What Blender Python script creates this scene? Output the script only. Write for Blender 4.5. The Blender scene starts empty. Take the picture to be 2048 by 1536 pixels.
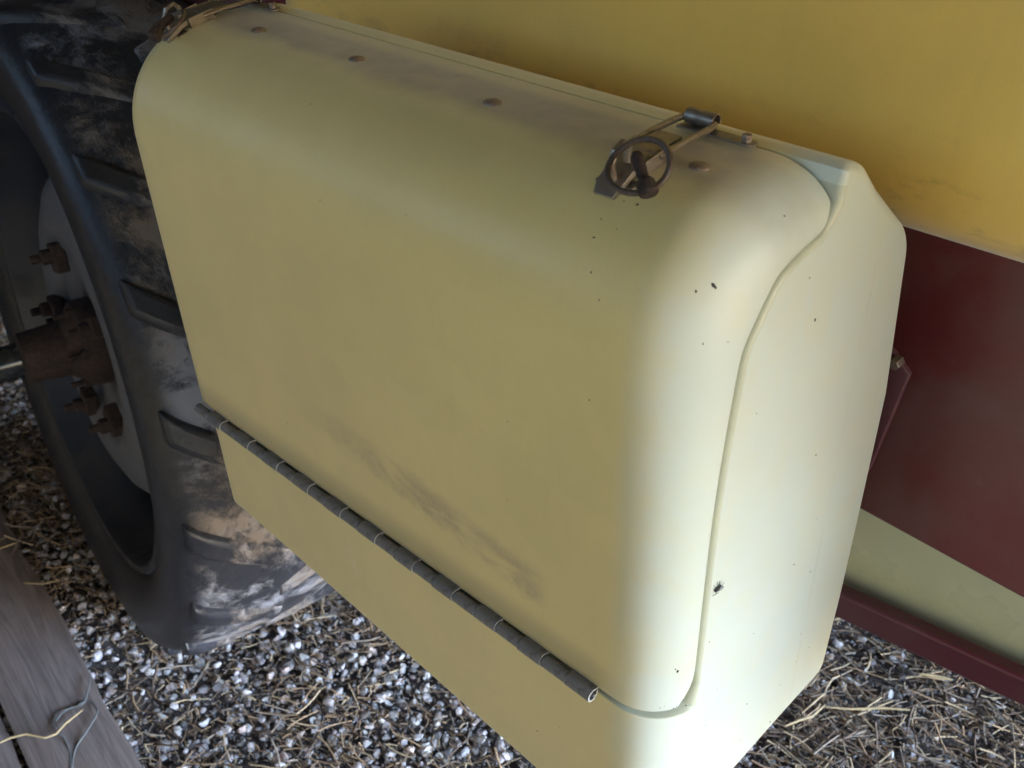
import bpy, bmesh, math, random
import numpy as np
from mathutils import Vector, Matrix
random.seed(7); RNG = np.random.default_rng(7)
S = bpy.context.scene
COL = S.collection
pi = math.pi; R = math.radians

# ------------------------------------------------------------------ camera
cam_d = bpy.data.cameras.new("camera"); cam = bpy.data.objects.new("camera", cam_d); COL.objects.link(cam)
cx, cy, F = 1024., 768., 2019.5
V1 = np.array([-1480., -555.]); V2 = np.array([1130., 3650.])
def nrm(v): return v/np.linalg.norm(v)
cX = -nrm(np.r_[V1-[cx, cy], F]); cZ = -nrm(np.r_[V2-[cx, cy], F]); cY = nrm(np.cross(cZ, cX))
M = np.stack([cX, cY, cZ], 1)
CP = np.array([0.299, -0.374, 1.22])
r_ = M.T@np.array([1., 0, 0]); u_ = -(M.T@np.array([0, 1., 0])); b_ = -(M.T@np.array([0, 0, 1.]))
cam.matrix_world = Matrix(((r_[0], u_[0], b_[0], CP[0]), (r_[1], u_[1], b_[1], CP[1]), (r_[2], u_[2], b_[2], CP[2]), (0, 0, 0, 1)))
cam_d.sensor_width = 36; cam_d.lens = F/2048*36; cam_d.clip_start = .02; cam_d.clip_end = 500
cam_d.dof.use_dof = True; cam_d.dof.focus_distance = .82; cam_d.dof.aperture_fstop = 13
S.camera = cam
S.render.resolution_x = 1024; S.render.resolution_y = 768

# ------------------------------------------------------------------ sky, sun, exposure
SUN_EL, SUN_AZ = R(19), R(19)          # azimuth measured from +X towards +Y
W = bpy.data.worlds.new("World"); S.world = W; W.use_nodes = True
nt = W.node_tree; bg = nt.nodes["Background"]
sky = nt.nodes.new("ShaderNodeTexSky"); sky.sky_type = 'NISHITA'; sky.sun_disc = False
sky.sun_elevation = SUN_EL; sky.sun_rotation = pi/2-SUN_AZ; sky.air_density = 1; sky.dust_density = 2; sky.ozone_density = 2
nt.links.new(sky.outputs[0], bg.inputs[0]); bg.inputs[1].default_value = .15
sd = bpy.data.lights.new("sun", 'SUN'); sun = bpy.data.objects.new("sun", sd); COL.objects.link(sun)
sd.energy = 1.85; sd.angle = R(24); sd.color = (.31, .61, 1.0)
d = Vector((math.cos(SUN_EL)*math.cos(SUN_AZ), math.cos(SUN_EL)*math.sin(SUN_AZ), math.sin(SUN_EL)))
sun.rotation_euler = d.to_track_quat('Z', 'Y').to_euler(); sun.location = (6, 1, 3)
S.view_settings.view_transform = 'Standard'; S.view_settings.look = 'None'; S.view_settings.exposure = 2.02

GZ = -.272   # ground level (the hinge of the box is at z = .62)

# ------------------------------------------------------------------ helpers
def tag(o, label=None, cat=None, group=None, kind=None):
    if label: o["label"] = label
    if cat: o["category"] = cat
    if group: o["group"] = group
    if kind: o["kind"] = kind
    return o
def empty(name, loc=(0, 0, 0), rot=(0, 0, 0), **k):
    o = bpy.data.objects.new(name, None); o.location = loc; o.rotation_euler = rot; COL.objects.link(o)
    return tag(o, **k)
class MB:
    def __init__(s): s.v = []; s.f = []
    def add(s, vs, fs):
        b = len(s.v); s.v += [tuple(map(float, v)) for v in vs]; s.f += [tuple(b+i for i in f) for f in fs]; return s
    def box(s, c, d, rot=None):
        hx, hy, hz = d[0]/2, d[1]/2, d[2]/2
        vs = [Vector((x*hx, y*hy, z*hz)) for x in (-1, 1) for y in (-1, 1) for z in (-1, 1)]
        if rot is not None: vs = [rot@v for v in vs]
        vs = [v+Vector(c) for v in vs]
        return s.add(vs, [(0, 1, 3, 2), (4, 6, 7, 5), (0, 4, 5, 1), (2, 3, 7, 6), (0, 2, 6, 4), (1, 5, 7, 3)])
    def tube(s, path, r, n=10, closed=False, caps=True, flat=1.0):
        P = [Vector(p) for p in path]; m = len(P); rs = r if isinstance(r, (list, tuple)) else [r]*m
        b = len(s.v); up = None; prev = None
        for i, p in enumerate(P):
            if closed: t = (P[(i+1) % m]-P[i-1]).normalized()
            else: t = (P[min(i+1, m-1)]-P[max(i-1, 0)]).normalized()
            if prev is None:
                a = Vector((0, 0, 1)) if abs(t.z) < .9 else Vector((1, 0, 0))
                prev = (a-t*a.dot(t)).normalized()
            else: prev = (prev-t*prev.dot(t)).normalized()
            q = t.cross(prev)
            for k in range(n):
                an = 2*pi*k/n; s.v.append(tuple(p+(prev*math.cos(an)*flat+q*math.sin(an))*rs[i]))
        for i in range(m if closed else m-1):
            j = (i+1) % m
            for k in range(n):
                l = (k+1) % n; s.f.append((b+i*n+k, b+i*n+l, b+j*n+l, b+j*n+k))
        if caps and not closed:
            s.f.append(tuple(b+k for k in range(n))[::-1]); s.f.append(tuple(b+(m-1)*n+k for k in range(n)))
        return s
    def lathe(s, prof, n=64, axis='Y', c=(0, 0, 0), closed=False):
        """prof = [(radius, offset along axis)]"""
        b = len(s.v); m = len(prof)
        for k in range(n):
            a = 2*pi*k/n; co, si = math.cos(a), math.sin(a)
            for (r, o) in prof:
                p = {'Y': (r*co, o, r*si), 'Z': (r*co, r*si, o), 'X': (o, r*co, r*si)}[axis]
                s.v.append((p[0]+c[0], p[1]+c[1], p[2]+c[2]))
        for k in range(n):
            l = (k+1) % n
            for i in range(m if closed else m-1):
                j = (i+1) % m
                s.f.append((b+k*m+i, b+k*m+j, b+l*m+j, b+l*m+i))
        return s
    def build(s, name, mat, parent=None, smooth=True, bevel=0, seg=2, angle=35, loc=None):
        me = bpy.data.meshes.new(name); me.from_pydata(s.v, [], s.f); me.update()
        bm = bmesh.new(); bm.from_mesh(me); bmesh.ops.recalc_face_normals(bm, faces=bm.faces); bm.to_mesh(me); bm.free()
        me.materials.append(mat)
        if smooth:
            me.polygons.foreach_set('use_smooth', [True]*len(me.polygons))
            if angle: me.set_sharp_from_angle(angle=R(angle))
        o = bpy.data.objects.new(name, me); COL.objects.link(o)
        if parent is not None: o.parent = parent
        if loc: o.location = loc
        if bevel:
            md = o.modifiers.new("bevel", 'BEVEL'); md.width = bevel; md.segments = seg; md.limit_method = 'ANGLE'; md.angle_limit = R(30); md.harden_normals = False
        return o
def dup(o, parent=None):
    c = o.copy(); COL.objects.link(c)
    if parent is not None: c.parent = parent
    for ch in list(o.children):
        dup(ch, c)
    return c

# ------------------------------------------------------------------ materials
def mat(name):
    m = bpy.data.materials.new(name); m.use_nodes = True
    return m, m.node_tree, m.node_tree.nodes["Principled BSDF"]
def N(nt, t, **k):
    n = nt.nodes.new(t)
    for a, b in k.items():
        if a.startswith('i_'):
            key = a[2:]; key = int(key) if key.isdigit() else key
            n.inputs[key].default_value = b
        else: setattr(n, a, b)
    return n
def noise(nt, scale, detail=4, rough=.55, dist=0, coord=None, vec=None, sc=None):
    n = N(nt, 'ShaderNodeTexNoise'); n.inputs['Scale'].default_value = scale; n.inputs['Detail'].default_value = detail
    n.inputs['Roughness'].default_value = rough; n.inputs['Distortion'].default_value = dist
    if vec is not None:
        if sc:
            mp = N(nt, 'ShaderNodeMapping'); mp.inputs['Scale'].default_value = sc; nt.links.new(vec, mp.inputs[0]); vec = mp.outputs[0]
        nt.links.new(vec, n.inputs['Vector'])
    return n.outputs['Fac']
def mr(nt, v, a, b, c=0., d=1., smooth=True):
    n = N(nt, 'ShaderNodeMapRange'); n.clamp = True
    if smooth: n.interpolation_type = 'SMOOTHSTEP'
    for i, q in enumerate((a, b, c, d)): n.inputs[i+1].default_value = q
    nt.links.new(v, n.inputs[0]); return n.outputs[0]
def mth(nt, op, a, b=None, c=None, clamp=False):
    n = N(nt, 'ShaderNodeMath', operation=op, use_clamp=clamp)
    for i, q in enumerate((a, b, c)):
        if q is None: continue
        if isinstance(q, (int, float)): n.inputs[i].default_value = q
        else: nt.links.new(q, n.inputs[i])
    return n.outputs[0]
def mix(nt, fac, a, b, mode='MIX'):
    n = N(nt, 'ShaderNodeMix', data_type='RGBA', blend_type=mode)
    for i, q in ((0, fac), (6, a), (7, b)):
        if isinstance(q, (int, float)): n.inputs[i].default_value = q
        elif isinstance(q, tuple): n.inputs[i].default_value = (*q, 1) if len(q) == 3 else q
        else: nt.links.new(q, n.inputs[i])
    return n.outputs[2]
def bump(nt, b, h, strength=.3, dist=.002, prev=None):
    n = N(nt, 'ShaderNodeBump'); n.inputs['Strength'].default_value = strength; n.inputs['Distance'].default_value = dist
    nt.links.new(h, n.inputs['Height'])
    if prev is not None: nt.links.new(prev, n.inputs['Normal'])
    nt.links.new(n.outputs[0], b.inputs['Normal']); return n.outputs[0]
def objc(nt): return N(nt, 'ShaderNodeTexCoord').outputs['Object']

def plastic(name, base, dark, stains=False, rough=.42, box_=False, low=False):
    m, nt, b = mat(name); co = objc(nt); L = nt.links
    big = noise(nt, 5, 3, .5, vec=co)
    col = mix(nt, mr(nt, big, .35, .7), base, tuple(x*.93 for x in base))
    # fine dusty film with vertical streaks
    st = noise(nt, 30, 6, .65, vec=co, sc=(1, 1, .18))
    col = mix(nt, mth(nt, 'MULTIPLY', mr(nt, st, .52, .75), .22), col, tuple(x*.8 for x in base))
    dust = noise(nt, 140, 5, .7, vec=co)
    col = mix(nt, mth(nt, 'MULTIPLY', mr(nt, dust, .6, .8), .12), col, dark)
    mo = noise(nt, 17, 5, .6, .5, vec=co); col = mix(nt, mth(nt, 'MULTIPLY', mr(nt, mo, .4, .65), .20), col, tuple(x*.80 for x in base))
    fg = noise(nt, 900, 2, .6, vec=co); col = mix(nt, mth(nt, 'MULTIPLY', mr(nt, fg, .3, .7), .10), col, tuple(x*.6 for x in base))
    rv = noise(nt, 9, 5, .6, vec=co)
    if stains:
        sx = N(nt, 'ShaderNodeSeparateXYZ'); L.new(co, sx.inputs[0]); X, Y, Z = sx.outputs
        wob = noise(nt, 11, 3, .55, vec=co); wv = mth(nt, 'MULTIPLY', mth(nt, 'SUBTRACT', wob, .5), .05)
        # the riveted stiffening strip shows brown through the lid, along its top edge
        yy = mth(nt, 'ADD', Y, wv)
        lim = mr(nt, X, -.5, .02, .083, .066, False)
        band = mr(nt, mth(nt, 'SUBTRACT', yy, lim), -.012, .014)
        # lower boundary dips round the last rivet
        top = mr(nt, Z, .93, .965)
        band = mth(nt, 'MULTIPLY', band, top)
        edge = mr(nt, Y, .114, .130, 1, .35)
        band = mth(nt, 'MULTIPLY', band, edge)
        gr = mr(nt, noise(nt, 55, 6, .7, vec=co), .3, .7, .75, 1.0)
        col = mix(nt, mth(nt, 'MULTIPLY', mth(nt, 'MULTIPLY', band, gr), .72), col, (.21, .145, .095))
        # purple-brown blotches running above the hinge line
        n2 = noise(nt, 14, 5, .6, .4, vec=co, sc=(.8, 1, 1.6)); n3 = noise(nt, 60, 7, .75, vec=co)
        zc = mr(nt, X, -.32, -.06, .705, .676, False)
        dz = mth(nt, 'ABSOLUTE', mth(nt, 'SUBTRACT', mth(nt, 'ADD', Z, mth(nt, 'MULTIPLY', mth(nt, 'SUBTRACT', n3, .5), .03)), zc))
        bl = mth(nt, 'MULTIPLY', mr(nt, dz, .004, .024, 1, 0), mr(nt, n2, .36, .6))
        bl = mth(nt, 'MULTIPLY', bl, mth(nt, 'MULTIPLY', mr(nt, X, -.36, -.2), mr(nt, X, -.07, -.045, 1, 0)))
        col = mix(nt, mth(nt, 'MULTIPLY', mth(nt, 'MULTIPLY', bl, mr(nt, n3, .35, .6, .55, 1.)), .6), col, (.24, .15, .11))
        # darker band along the lower margin of the lid
        lf = mth(nt, 'MULTIPLY', mr(nt, Z, .625, .652, 1, 0), mr(nt, X, -.01, .025, 1, 0))
        col = mix(nt, mth(nt, 'MULTIPLY', lf, .45), col, (.24, .20, .12))
    scv = noise(nt, 30, 2, .5, .6, vec=co, sc=(.35, 1, 6)); scm = noise(nt, 8, 3, .5, vec=co)
    scr = mth(nt, 'MULTIPLY', mr(nt, mth(nt, 'ABSOLUTE', mth(nt, 'SUBTRACT', scv, .5)), .0006, .0022, 1, 0), mr(nt, scm, .56, .66))
    col = mix(nt, mth(nt, 'MULTIPLY', scr, .22), col, tuple(x*.55 for x in base))
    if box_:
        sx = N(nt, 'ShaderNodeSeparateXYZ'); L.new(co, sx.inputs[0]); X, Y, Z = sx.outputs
        # light on the right-hand end painted into the colour, paler and bluer
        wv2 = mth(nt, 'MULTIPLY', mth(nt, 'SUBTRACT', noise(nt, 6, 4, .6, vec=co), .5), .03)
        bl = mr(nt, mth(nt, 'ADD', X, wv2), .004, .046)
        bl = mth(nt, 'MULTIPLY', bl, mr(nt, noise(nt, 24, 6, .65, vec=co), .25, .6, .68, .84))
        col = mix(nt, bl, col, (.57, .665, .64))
        # pale scuff under the hinge and a faint mould line on the end
        ex = mth(nt, 'ABSOLUTE', mth(nt, 'SUBTRACT', mth(nt, 'ADD', X, mth(nt, 'MULTIPLY', Z, .12)), -.232)); ez = mth(nt, 'ABSOLUTE', mth(nt, 'SUBTRACT', Z, .545))
        sc_ = mth(nt, 'MULTIPLY', mr(nt, ex, .001, .006, 1, 0), mth(nt, 'MULTIPLY', mr(nt, ez, .012, .028, 1, 0), mr(nt, noise(nt, 160, 5, .7, vec=co), .4, .6)))
        col = mix(nt, mth(nt, 'MULTIPLY', sc_, .35), col, (.75, .72, .6))
        ml = mth(nt, 'MULTIPLY', mr(nt, mth(nt, 'ABSOLUTE', mth(nt, 'SUBTRACT', Y, .205)), .0006, .0022, 1, 0), mr(nt, noise(nt, 40, 5, .7, vec=co, sc=(1, 1, .5)), .4, .62))
        col = mix(nt, mth(nt, 'MULTIPLY', ml, .3), col, (.42, .42, .34))
    if low:
        sx = N(nt, 'ShaderNodeSeparateXYZ'); L.new(co, sx.inputs[0]); X, Y, Z = sx.outputs
        g = mth(nt, 'MULTIPLY', mr(nt, Z, .005, .10, 1, 0), mr(nt, noise(nt, 26, 7, .72, vec=co, sc=(.5, 1, 1)), .50, .66))
        col = mix(nt, mth(nt, 'MULTIPLY', g, .55), col, dark)
        g = mr(nt, noise(nt, 12, 7, .7, 1.5, vec=co, sc=(.3, 1, 1)), .66, .72)
        col = mix(nt, mth(nt, 'MULTIPLY', g, .22), col, dark)
    # fine dark specks
    vo = N(nt, 'ShaderNodeTexVoronoi', feature='F1'); vo.inputs['Scale'].default_value = 55; L.new(co, vo.inputs[0])
    vs = N(nt, 'ShaderNodeSeparateXYZ'); L.new(vo.outputs['Color'], vs.inputs[0])
    sp = mth(nt, 'MULTIPLY', mr(nt, vo.outputs['Distance'], .03, .055, 1, 0), mth(nt, 'GREATER_THAN', vs.outputs[0], .90))
    col = mix(nt, mth(nt, 'MULTIPLY', sp, .5), col, (.1, .08, .05))
    L.new(col, b.inputs['Base Color'])
    L.new(mr(nt, rv, .3, .7, rough-.05, rough+.12), b.inputs['Roughness'])
    b.inputs['IOR'].default_value = 1.5
    b.inputs['Coat Weight'].default_value = .15; b.inputs['Coat Roughness'].default_value = .45
    b.inputs['Sheen Weight'].default_value = .7 if low else .35; b.inputs['Sheen Roughness'].default_value = .5
    h = mth(nt, 'ADD', mth(nt, 'MULTIPLY', noise(nt, 420, 3, .6, vec=co), .35), mth(nt, 'MULTIPLY', noise(nt, 7, 2, .4, vec=co), 9.))
    bump(nt, b, h, .32, .0006)
    return m
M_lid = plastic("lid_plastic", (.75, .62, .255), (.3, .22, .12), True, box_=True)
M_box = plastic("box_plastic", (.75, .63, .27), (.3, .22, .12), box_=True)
M_groove = plastic("groove_plastic", (.54, .56, .42), (.3, .22, .12))  # seam groove: plastic tone without the light painted on the end
M_tank = plastic("tank_plastic", (.95, .62, .125), (.3, .18, .06), rough=.36, low=True)
M_pan = plastic("yellow_panel", (.52, .54, .34), (.3, .2, .08), rough=.3)

def metal(name, base, rust, amt=.5, metallic=.8, rough=.4, scale=60, bm_=.4):
    m, nt, b = mat(name); co = objc(nt); L = nt.links
    n = noise(nt, scale, 6, .65, vec=co)
    f = mr(nt, n, .62-amt*.4, .72-amt*.25)
    L.new(mix(nt, f, base, rust), b.inputs['Base Color'])
    L.new(mr(nt, f, 0, 1, metallic, .05), b.inputs['Metallic'])
    L.new(mr(nt, noise(nt, scale*3, 4, .6, vec=co), .3, .7, rough-.08, rough+.2), b.inputs['Roughness'])
    bump(nt, b, mth(nt, 'ADD', n, noise(nt, scale*6, 3, .6, vec=co)), bm_, .0006)
    return m
M_steel = metal("plated_steel", (.30, .26, .22), (.15, .10, .07), .2, .8, .38, 60, .25)
M_hinge = metal("hinge_metal", (.19, .19, .20), (.12, .115, .115), .15, .2, .5, 90, .1)
M_hedge = metal("hinge_cut_edge", (.60, .60, .60), (.42, .42, .40), .2, .15, .3, 200, .1)
M_rust = metal("rusty_steel", (.06, .036, .03), (.03, .019, .016), .6, .2, .75, 120, .8)
M_ring = metal("spring_wire", (.12, .10, .09), (.08, .05, .035), .5, .6, .45, 150, .4)
M_rivet = metal("aluminium_rivet", (.30, .25, .20), (.2, .13, .09), .4, .6, .45, 150, .3)

def paint(name, base, dustc, dust=.5, rough=.35, scale=6):
    m, nt, b = mat(name); co = objc(nt); L = nt.links
    n = noise(nt, scale, 6, .6, .3, vec=co); n2 = noise(nt, 90, 5, .7, vec=co)
    f = mth(nt, 'MULTIPLY', mr(nt, n, .42, .68), dust)
    col = mix(nt, f, base, dustc); col = mix(nt, mth(nt, 'MULTIPLY', mr(nt, n2, .6, .75), .35*dust), col, dustc)
    L.new(col, b.inputs['Base Color']); L.new(mr(nt, f, 0, dust+.01, rough, rough+.25), b.inputs['Roughness'])
    bump(nt, b, mth(nt, 'ADD', n, mth(nt, 'MULTIPLY', n2, .3)), .15, .001)
    return m
M_red = paint("red_paint", (.15, .026, .028), (.17, .12, .11), .6, .38, 5)
M_redlow = paint("dark_red_paint", (.085, .014, .022), (.12, .08, .08), .35, .35)
M_rim = paint("dark_rim_paint", (.022, .026, .04), (.07, .065, .06), .35, .4, 10)
M_disc = paint("grey_disc_paint", (.12, .13, .155), (.16, .14, .13), .4, .45, 9)
M_bracket = paint("bracket_paint", (.12, .04, .05), (.2, .12, .11), .3, .45)

def rubber():
    m, nt, b = mat("muddy_rubber"); co = objc(nt); L = nt.links
    sx = N(nt, 'ShaderNodeSeparateXYZ'); L.new(co, sx.inputs[0])
    n = noise(nt, 9, 7, .65, .5, vec=co); n2 = noise(nt, 70, 6, .7, vec=co)
    col = mix(nt, mr(nt, n2, .35, .7), (.014, .017, .026), (.030, .032, .042))
    # pale dried mud left on the tread (inner side of the tyre), less on the sidewall
    tread = mr(nt, sx.outputs[1], -.005, .03)
    mud = mth(nt, 'MULTIPLY', mr(nt, mth(nt, 'ADD', n, mth(nt, 'MULTIPLY', n2, .25)), .57, .72), tread)
    n3 = noise(nt, 4, 4, .6, vec=co)
    mc = mix(nt, mr(nt, n3, .4, .6), (.32, .26, .21), (.42, .44, .52))
    col = mix(nt, mth(nt, 'MULTIPLY', mud, .85), col, mc)
    film = mth(nt, 'MULTIPLY', tread, .22); col = mix(nt, film, col, (.10, .105, .13))
    L.new(col, b.inputs['Base Color'])
    L.new(mr(nt, mud, 0, 1, .36, .85), b.inputs['Roughness'])
    h = mth(nt, 'ADD', mth(nt, 'MULTIPLY', n2, .4), mth(nt, 'MULTIPLY', mud, 1.2))
    bump(nt, b, h, .8, .004)
    return m
M_rub = rubber()

def wood():
    m, nt, b = mat("weathered_wood"); co = objc(nt); L = nt.links
    g = noise(nt, 60, 8, .65, 1.2, vec=co, sc=(.06, 1, 1)); g2 = noise(nt, 5, 4, .6, vec=co)
    st = noise(nt, 20, 5, .6, vec=co, sc=(1, .3, 1))
    col = mix(nt, mr(nt, g, .3, .72), (.125, .105, .105), (.24, .205, .205))
    col = mix(nt, mth(nt, 'MULTIPLY', mr(nt, g2, .4, .7), .55), col, (.26, .20, .18))
    col = mix(nt, mth(nt, 'MULTIPLY', mr(nt, st, .6, .75), .3), col, (.06, .05, .05))
    L.new(col, b.inputs['Base Color']); b.inputs['Roughness'].default_value = .8
    bump(nt, b, g, .7, .003); return m
M_wood = wood()

def attr_mat(name, rough, bscale, tint=(1, 1, 1)):
    m, nt, b = mat(name); L = nt.links
    a = N(nt, 'ShaderNodeAttribute'); a.attribute_name = 'tone'
    co = objc(nt); n = noise(nt, bscale, 5, .65, vec=co)
    col = mix(nt, mr(nt, n, .3, .7), a.outputs['Color'], tuple(.72*t for t in tint), 'MULTIPLY')
    L.new(col, b.inputs['Base Color']); b.inputs['Roughness'].default_value = rough
    bump(nt, b, n, .5, .002); return m
M_stone = attr_mat("gravel_stone", .92, 120)
M_straw = attr_mat("straw", .6, 200)

def soil():
    m, nt, b = mat("dark_soil"); co = objc(nt); L = nt.links
    n = noise(nt, 70, 8, .7, vec=co); n2 = noise(nt, 5, 3, vec=co)
    col = mix(nt, mr(nt, n, .35, .7), (.05, .042, .042), (.16, .13, .12))
    L.new(col, b.inputs['Base Color']); b.inputs['Roughness'].default_value = .95
    bump(nt, b, n, 1., .012); return m
M_soil = soil()
def simple(name, c, r=.6, metallic=0):
    m, nt, b = mat(name); co = objc(nt)
    nt.links.new(mix(nt, noise(nt, 40, 5, .6, vec=co), c, tuple(x*.6 for x in c)), b.inputs['Base Color'])
    b.inputs['Roughness'].default_value = r; b.inputs['Metallic'].default_value = metallic; return m
M_speck = simple("dark_speck", (.02, .017, .015), .7)
M_twine = simple("blue_grey_twine", (.16, .18, .20), .6)
M_fly = simple("fly_black", (.02, .02, .022), .35)
M_added_roof = simple("bounce_roof_sheet", (.66, .60, .48), .7)  # pale sheet, toned to bounce light from the added roof
M_bounce = simple("bounce_boards", (.84, .72, .46), .8)  # warm tone for the added wall that bounces fill light
M_added_shed = simple("added_shed_timber", (.16, .12, .09), .8)
mw, ntw, bw = mat("fly_wing"); bw.inputs['Base Color'].default_value = (.5, .55, .55, 1); bw.inputs['Alpha'].default_value = .55; bw.inputs['Roughness'].default_value = .25
M_wing = mw

# ------------------------------------------------------------------ ground
gb = MB(); g0 = 40
gb.add([(-60, -60, GZ), (60, -60, GZ), (60, 60, GZ), (-60, 60, GZ)], [(0, 1, 2, 3)])
ground = gb.build("ground", M_soil, smooth=False); tag(ground, kind='structure')

def ground_h(x, y): return .006*np.sin(7*x+1.3*y)+.005*np.sin(11*y-4*x+1)
def bulk(name, protos, P, S_, Rm, tones, m, label, smooth=True):
    """protos: list of (verts, faces); one joined mesh with a colour attribute"""
    Vs, Fs, Ts = [], [], []; off = 0
    k = RNG.integers(0, len(protos), len(P))
    for pi_, (pv, pf) in enumerate(protos):
        idx = np.where(k == pi_)[0]
        if not len(idx): continue
        v = pv[None]*S_[idx][:, None, :]
        v = np.einsum('nij,nkj->nki', Rm[idx], v)+P[idx][:, None, :]
        n = len(pv); f = pf[None]+(np.arange(len(idx))*n)[:, None, None]+off
        Vs.append(v.reshape(-1, 3)); Fs.append(f.reshape(-1, pf.shape[1])); Ts.append(np.repeat(tones[idx], n, 0)); off += len(idx)*n
    V = np.concatenate(Vs); Fc = np.concatenate(Fs); T = np.concatenate(Ts)
    me = bpy.data.meshes.new(name); me.vertices.add(len(V)); me.vertices.foreach_set('co', V.ravel())
    w = Fc.shape[1]; me.loops.add(Fc.size); me.loops.foreach_set('vertex_index', Fc.ravel().astype(np.int32))
    me.polygons.add(len(Fc)); me.polygons.foreach_set('loop_start', np.arange(0, Fc.size, w, dtype=np.int32))
    me.update(calc_edges=True)
    ca = me.color_attributes.new('tone', 'FLOAT_COLOR', 'POINT'); ca.data.foreach_set('color', np.c_[T, np.ones(len(T))].ravel())
    me.polygons.foreach_set('use_smooth', np.full(len(Fc), smooth))
    me.materials.append(m); o = bpy.data.objects.new(name, me); COL.objects.link(o)
    tag(o, label, name.split('_')[0], kind='stuff'); return o
def rotm(a, b, c):
    ca, sa, cb, sb, cc, sc_ = np.cos(a), np.sin(a), np.cos(b), np.sin(b), np.cos(c), np.sin(c); o = np.zeros_like(a); l = np.ones_like(a)
    Rz = np.stack([ca, -sa, o, sa, ca, o, o, o, l], -1).reshape(-1, 3, 3)
    Ry = np.stack([cb, o, sb, o, l, o, -sb, o, cb], -1).reshape(-1, 3, 3)
    Rx = np.stack([l, o, o, o, cc, -sc_, o, sc_, cc], -1).reshape(-1, 3, 3)
    return Rz@Ry@Rx
def stone_protos(n, sub):
    out = []
    for i in range(n):
        bm = bmesh.new(); bmesh.ops.create_icosphere(bm, subdivisions=sub, radius=1)
        pts = RNG.normal(size=(9, 3)); pts /= np.linalg.norm(pts, axis=1)[:, None]; cut = RNG.uniform(.42, .82, 9)
        V = np.array([v.co[:] for v in bm.verts])
        for p_, c_ in zip(pts, cut):       # flatten facets: broken-rock look
            dd = V@p_-c_; V -= np.where(dd > 0, dd, 0)[:, None]*p_
        V *= 1+RNG.normal(size=(len(V), 1))*.03
        Fc = np.array([[v.index for v in f.verts] for f in bm.faces]); bm.free(); out.append((V, Fc))
    return out
def scatter(x0, x1, y0, y1, dens):
    n = int((x1-x0)*(y1-y0)*dens); return np.c_[RNG.uniform(x0, x1, n), RNG.uniform(y0, y1, n)]
def inview(P, marg):
    q = (M@(np.c_[P, np.full(len(P), GZ)]-CP).T).T; u = cx+q[:, 0]/q[:, 2]*F; v = cy+q[:, 1]/q[:, 2]*F
    return (u > -marg) & (u < 2048+marg) & (v > -marg) & (v < 1536+marg) & (q[:, 2] > 0)
def gravel(name, P, sub, np_, lo, hi, zoff, bright, label):
    n = len(P); s = RNG.uniform(lo, hi, n)**1; s3 = np.c_[s, s*RNG.uniform(.62, 1, n), s*RNG.uniform(.45, .8, n)]
    z = GZ+ground_h(P[:, 0], P[:, 1])+s*.35+zoff*RNG.random(n)
    Rm = rotm(RNG.uniform(0, 6.28, n), RNG.normal(0, .45, n), RNG.normal(0, .45, n))
    v = RNG.uniform(.34, .74, n)*bright; dark = RNG.random(n) < .3; v = np.where(dark, v*.45, v)
    T = np.c_[v*RNG.uniform(.92, 1.0, n), v*RNG.uniform(.95, 1, n), v*RNG.uniform(.98, 1.06, n)]
    tan = RNG.random(n) < .15; T[tan] *= np.array([1.05, .9, .80])
    T *= (1.25 if bright < .7 else 1.)
    T *= np.array([1.03, .965, .965])
    return bulk(name, stone_protos(np_, sub), np.c_[P, z], s3, Rm, T, M_stone, label, False)
A = scatter(-2.9, 1.1, -.75, 1.9, 4200)
iv = inview(A, 250)
patch = np.sin(A[:, 0]*9+np.sin(A[:, 1]*7)*1.5)*np.sin(A[:, 1]*11+A[:, 0]*3)
keep = iv & (RNG.random(len(A)) < np.clip(.80+.5*patch, .3, 1)*np.where(A[:, 0]+.2*A[:, 1] > -.25, .5, 1))
gravel("gravel", A[keep], 2, 16, .0045, .0135, .012, .95, "pale grey crushed stones scattered thickly over dark soil under the machine")
G2 = scatter(-2.9, 1.1, -.75, 1.9, 9000); G2 = G2[inview(G2, 200)]
gravel("grit", G2, 1, 8, .002, .0048, .010, .62, "fine grey-brown grit and stone chips packed between the larger stones")
B = A[~iv]; B = B[RNG.random(len(B)) < .45]
gravel("outer_gravel", B, 1, 8, .007, .013, .006, 1., "pale grey crushed stones spread over the ground further out")

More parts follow.
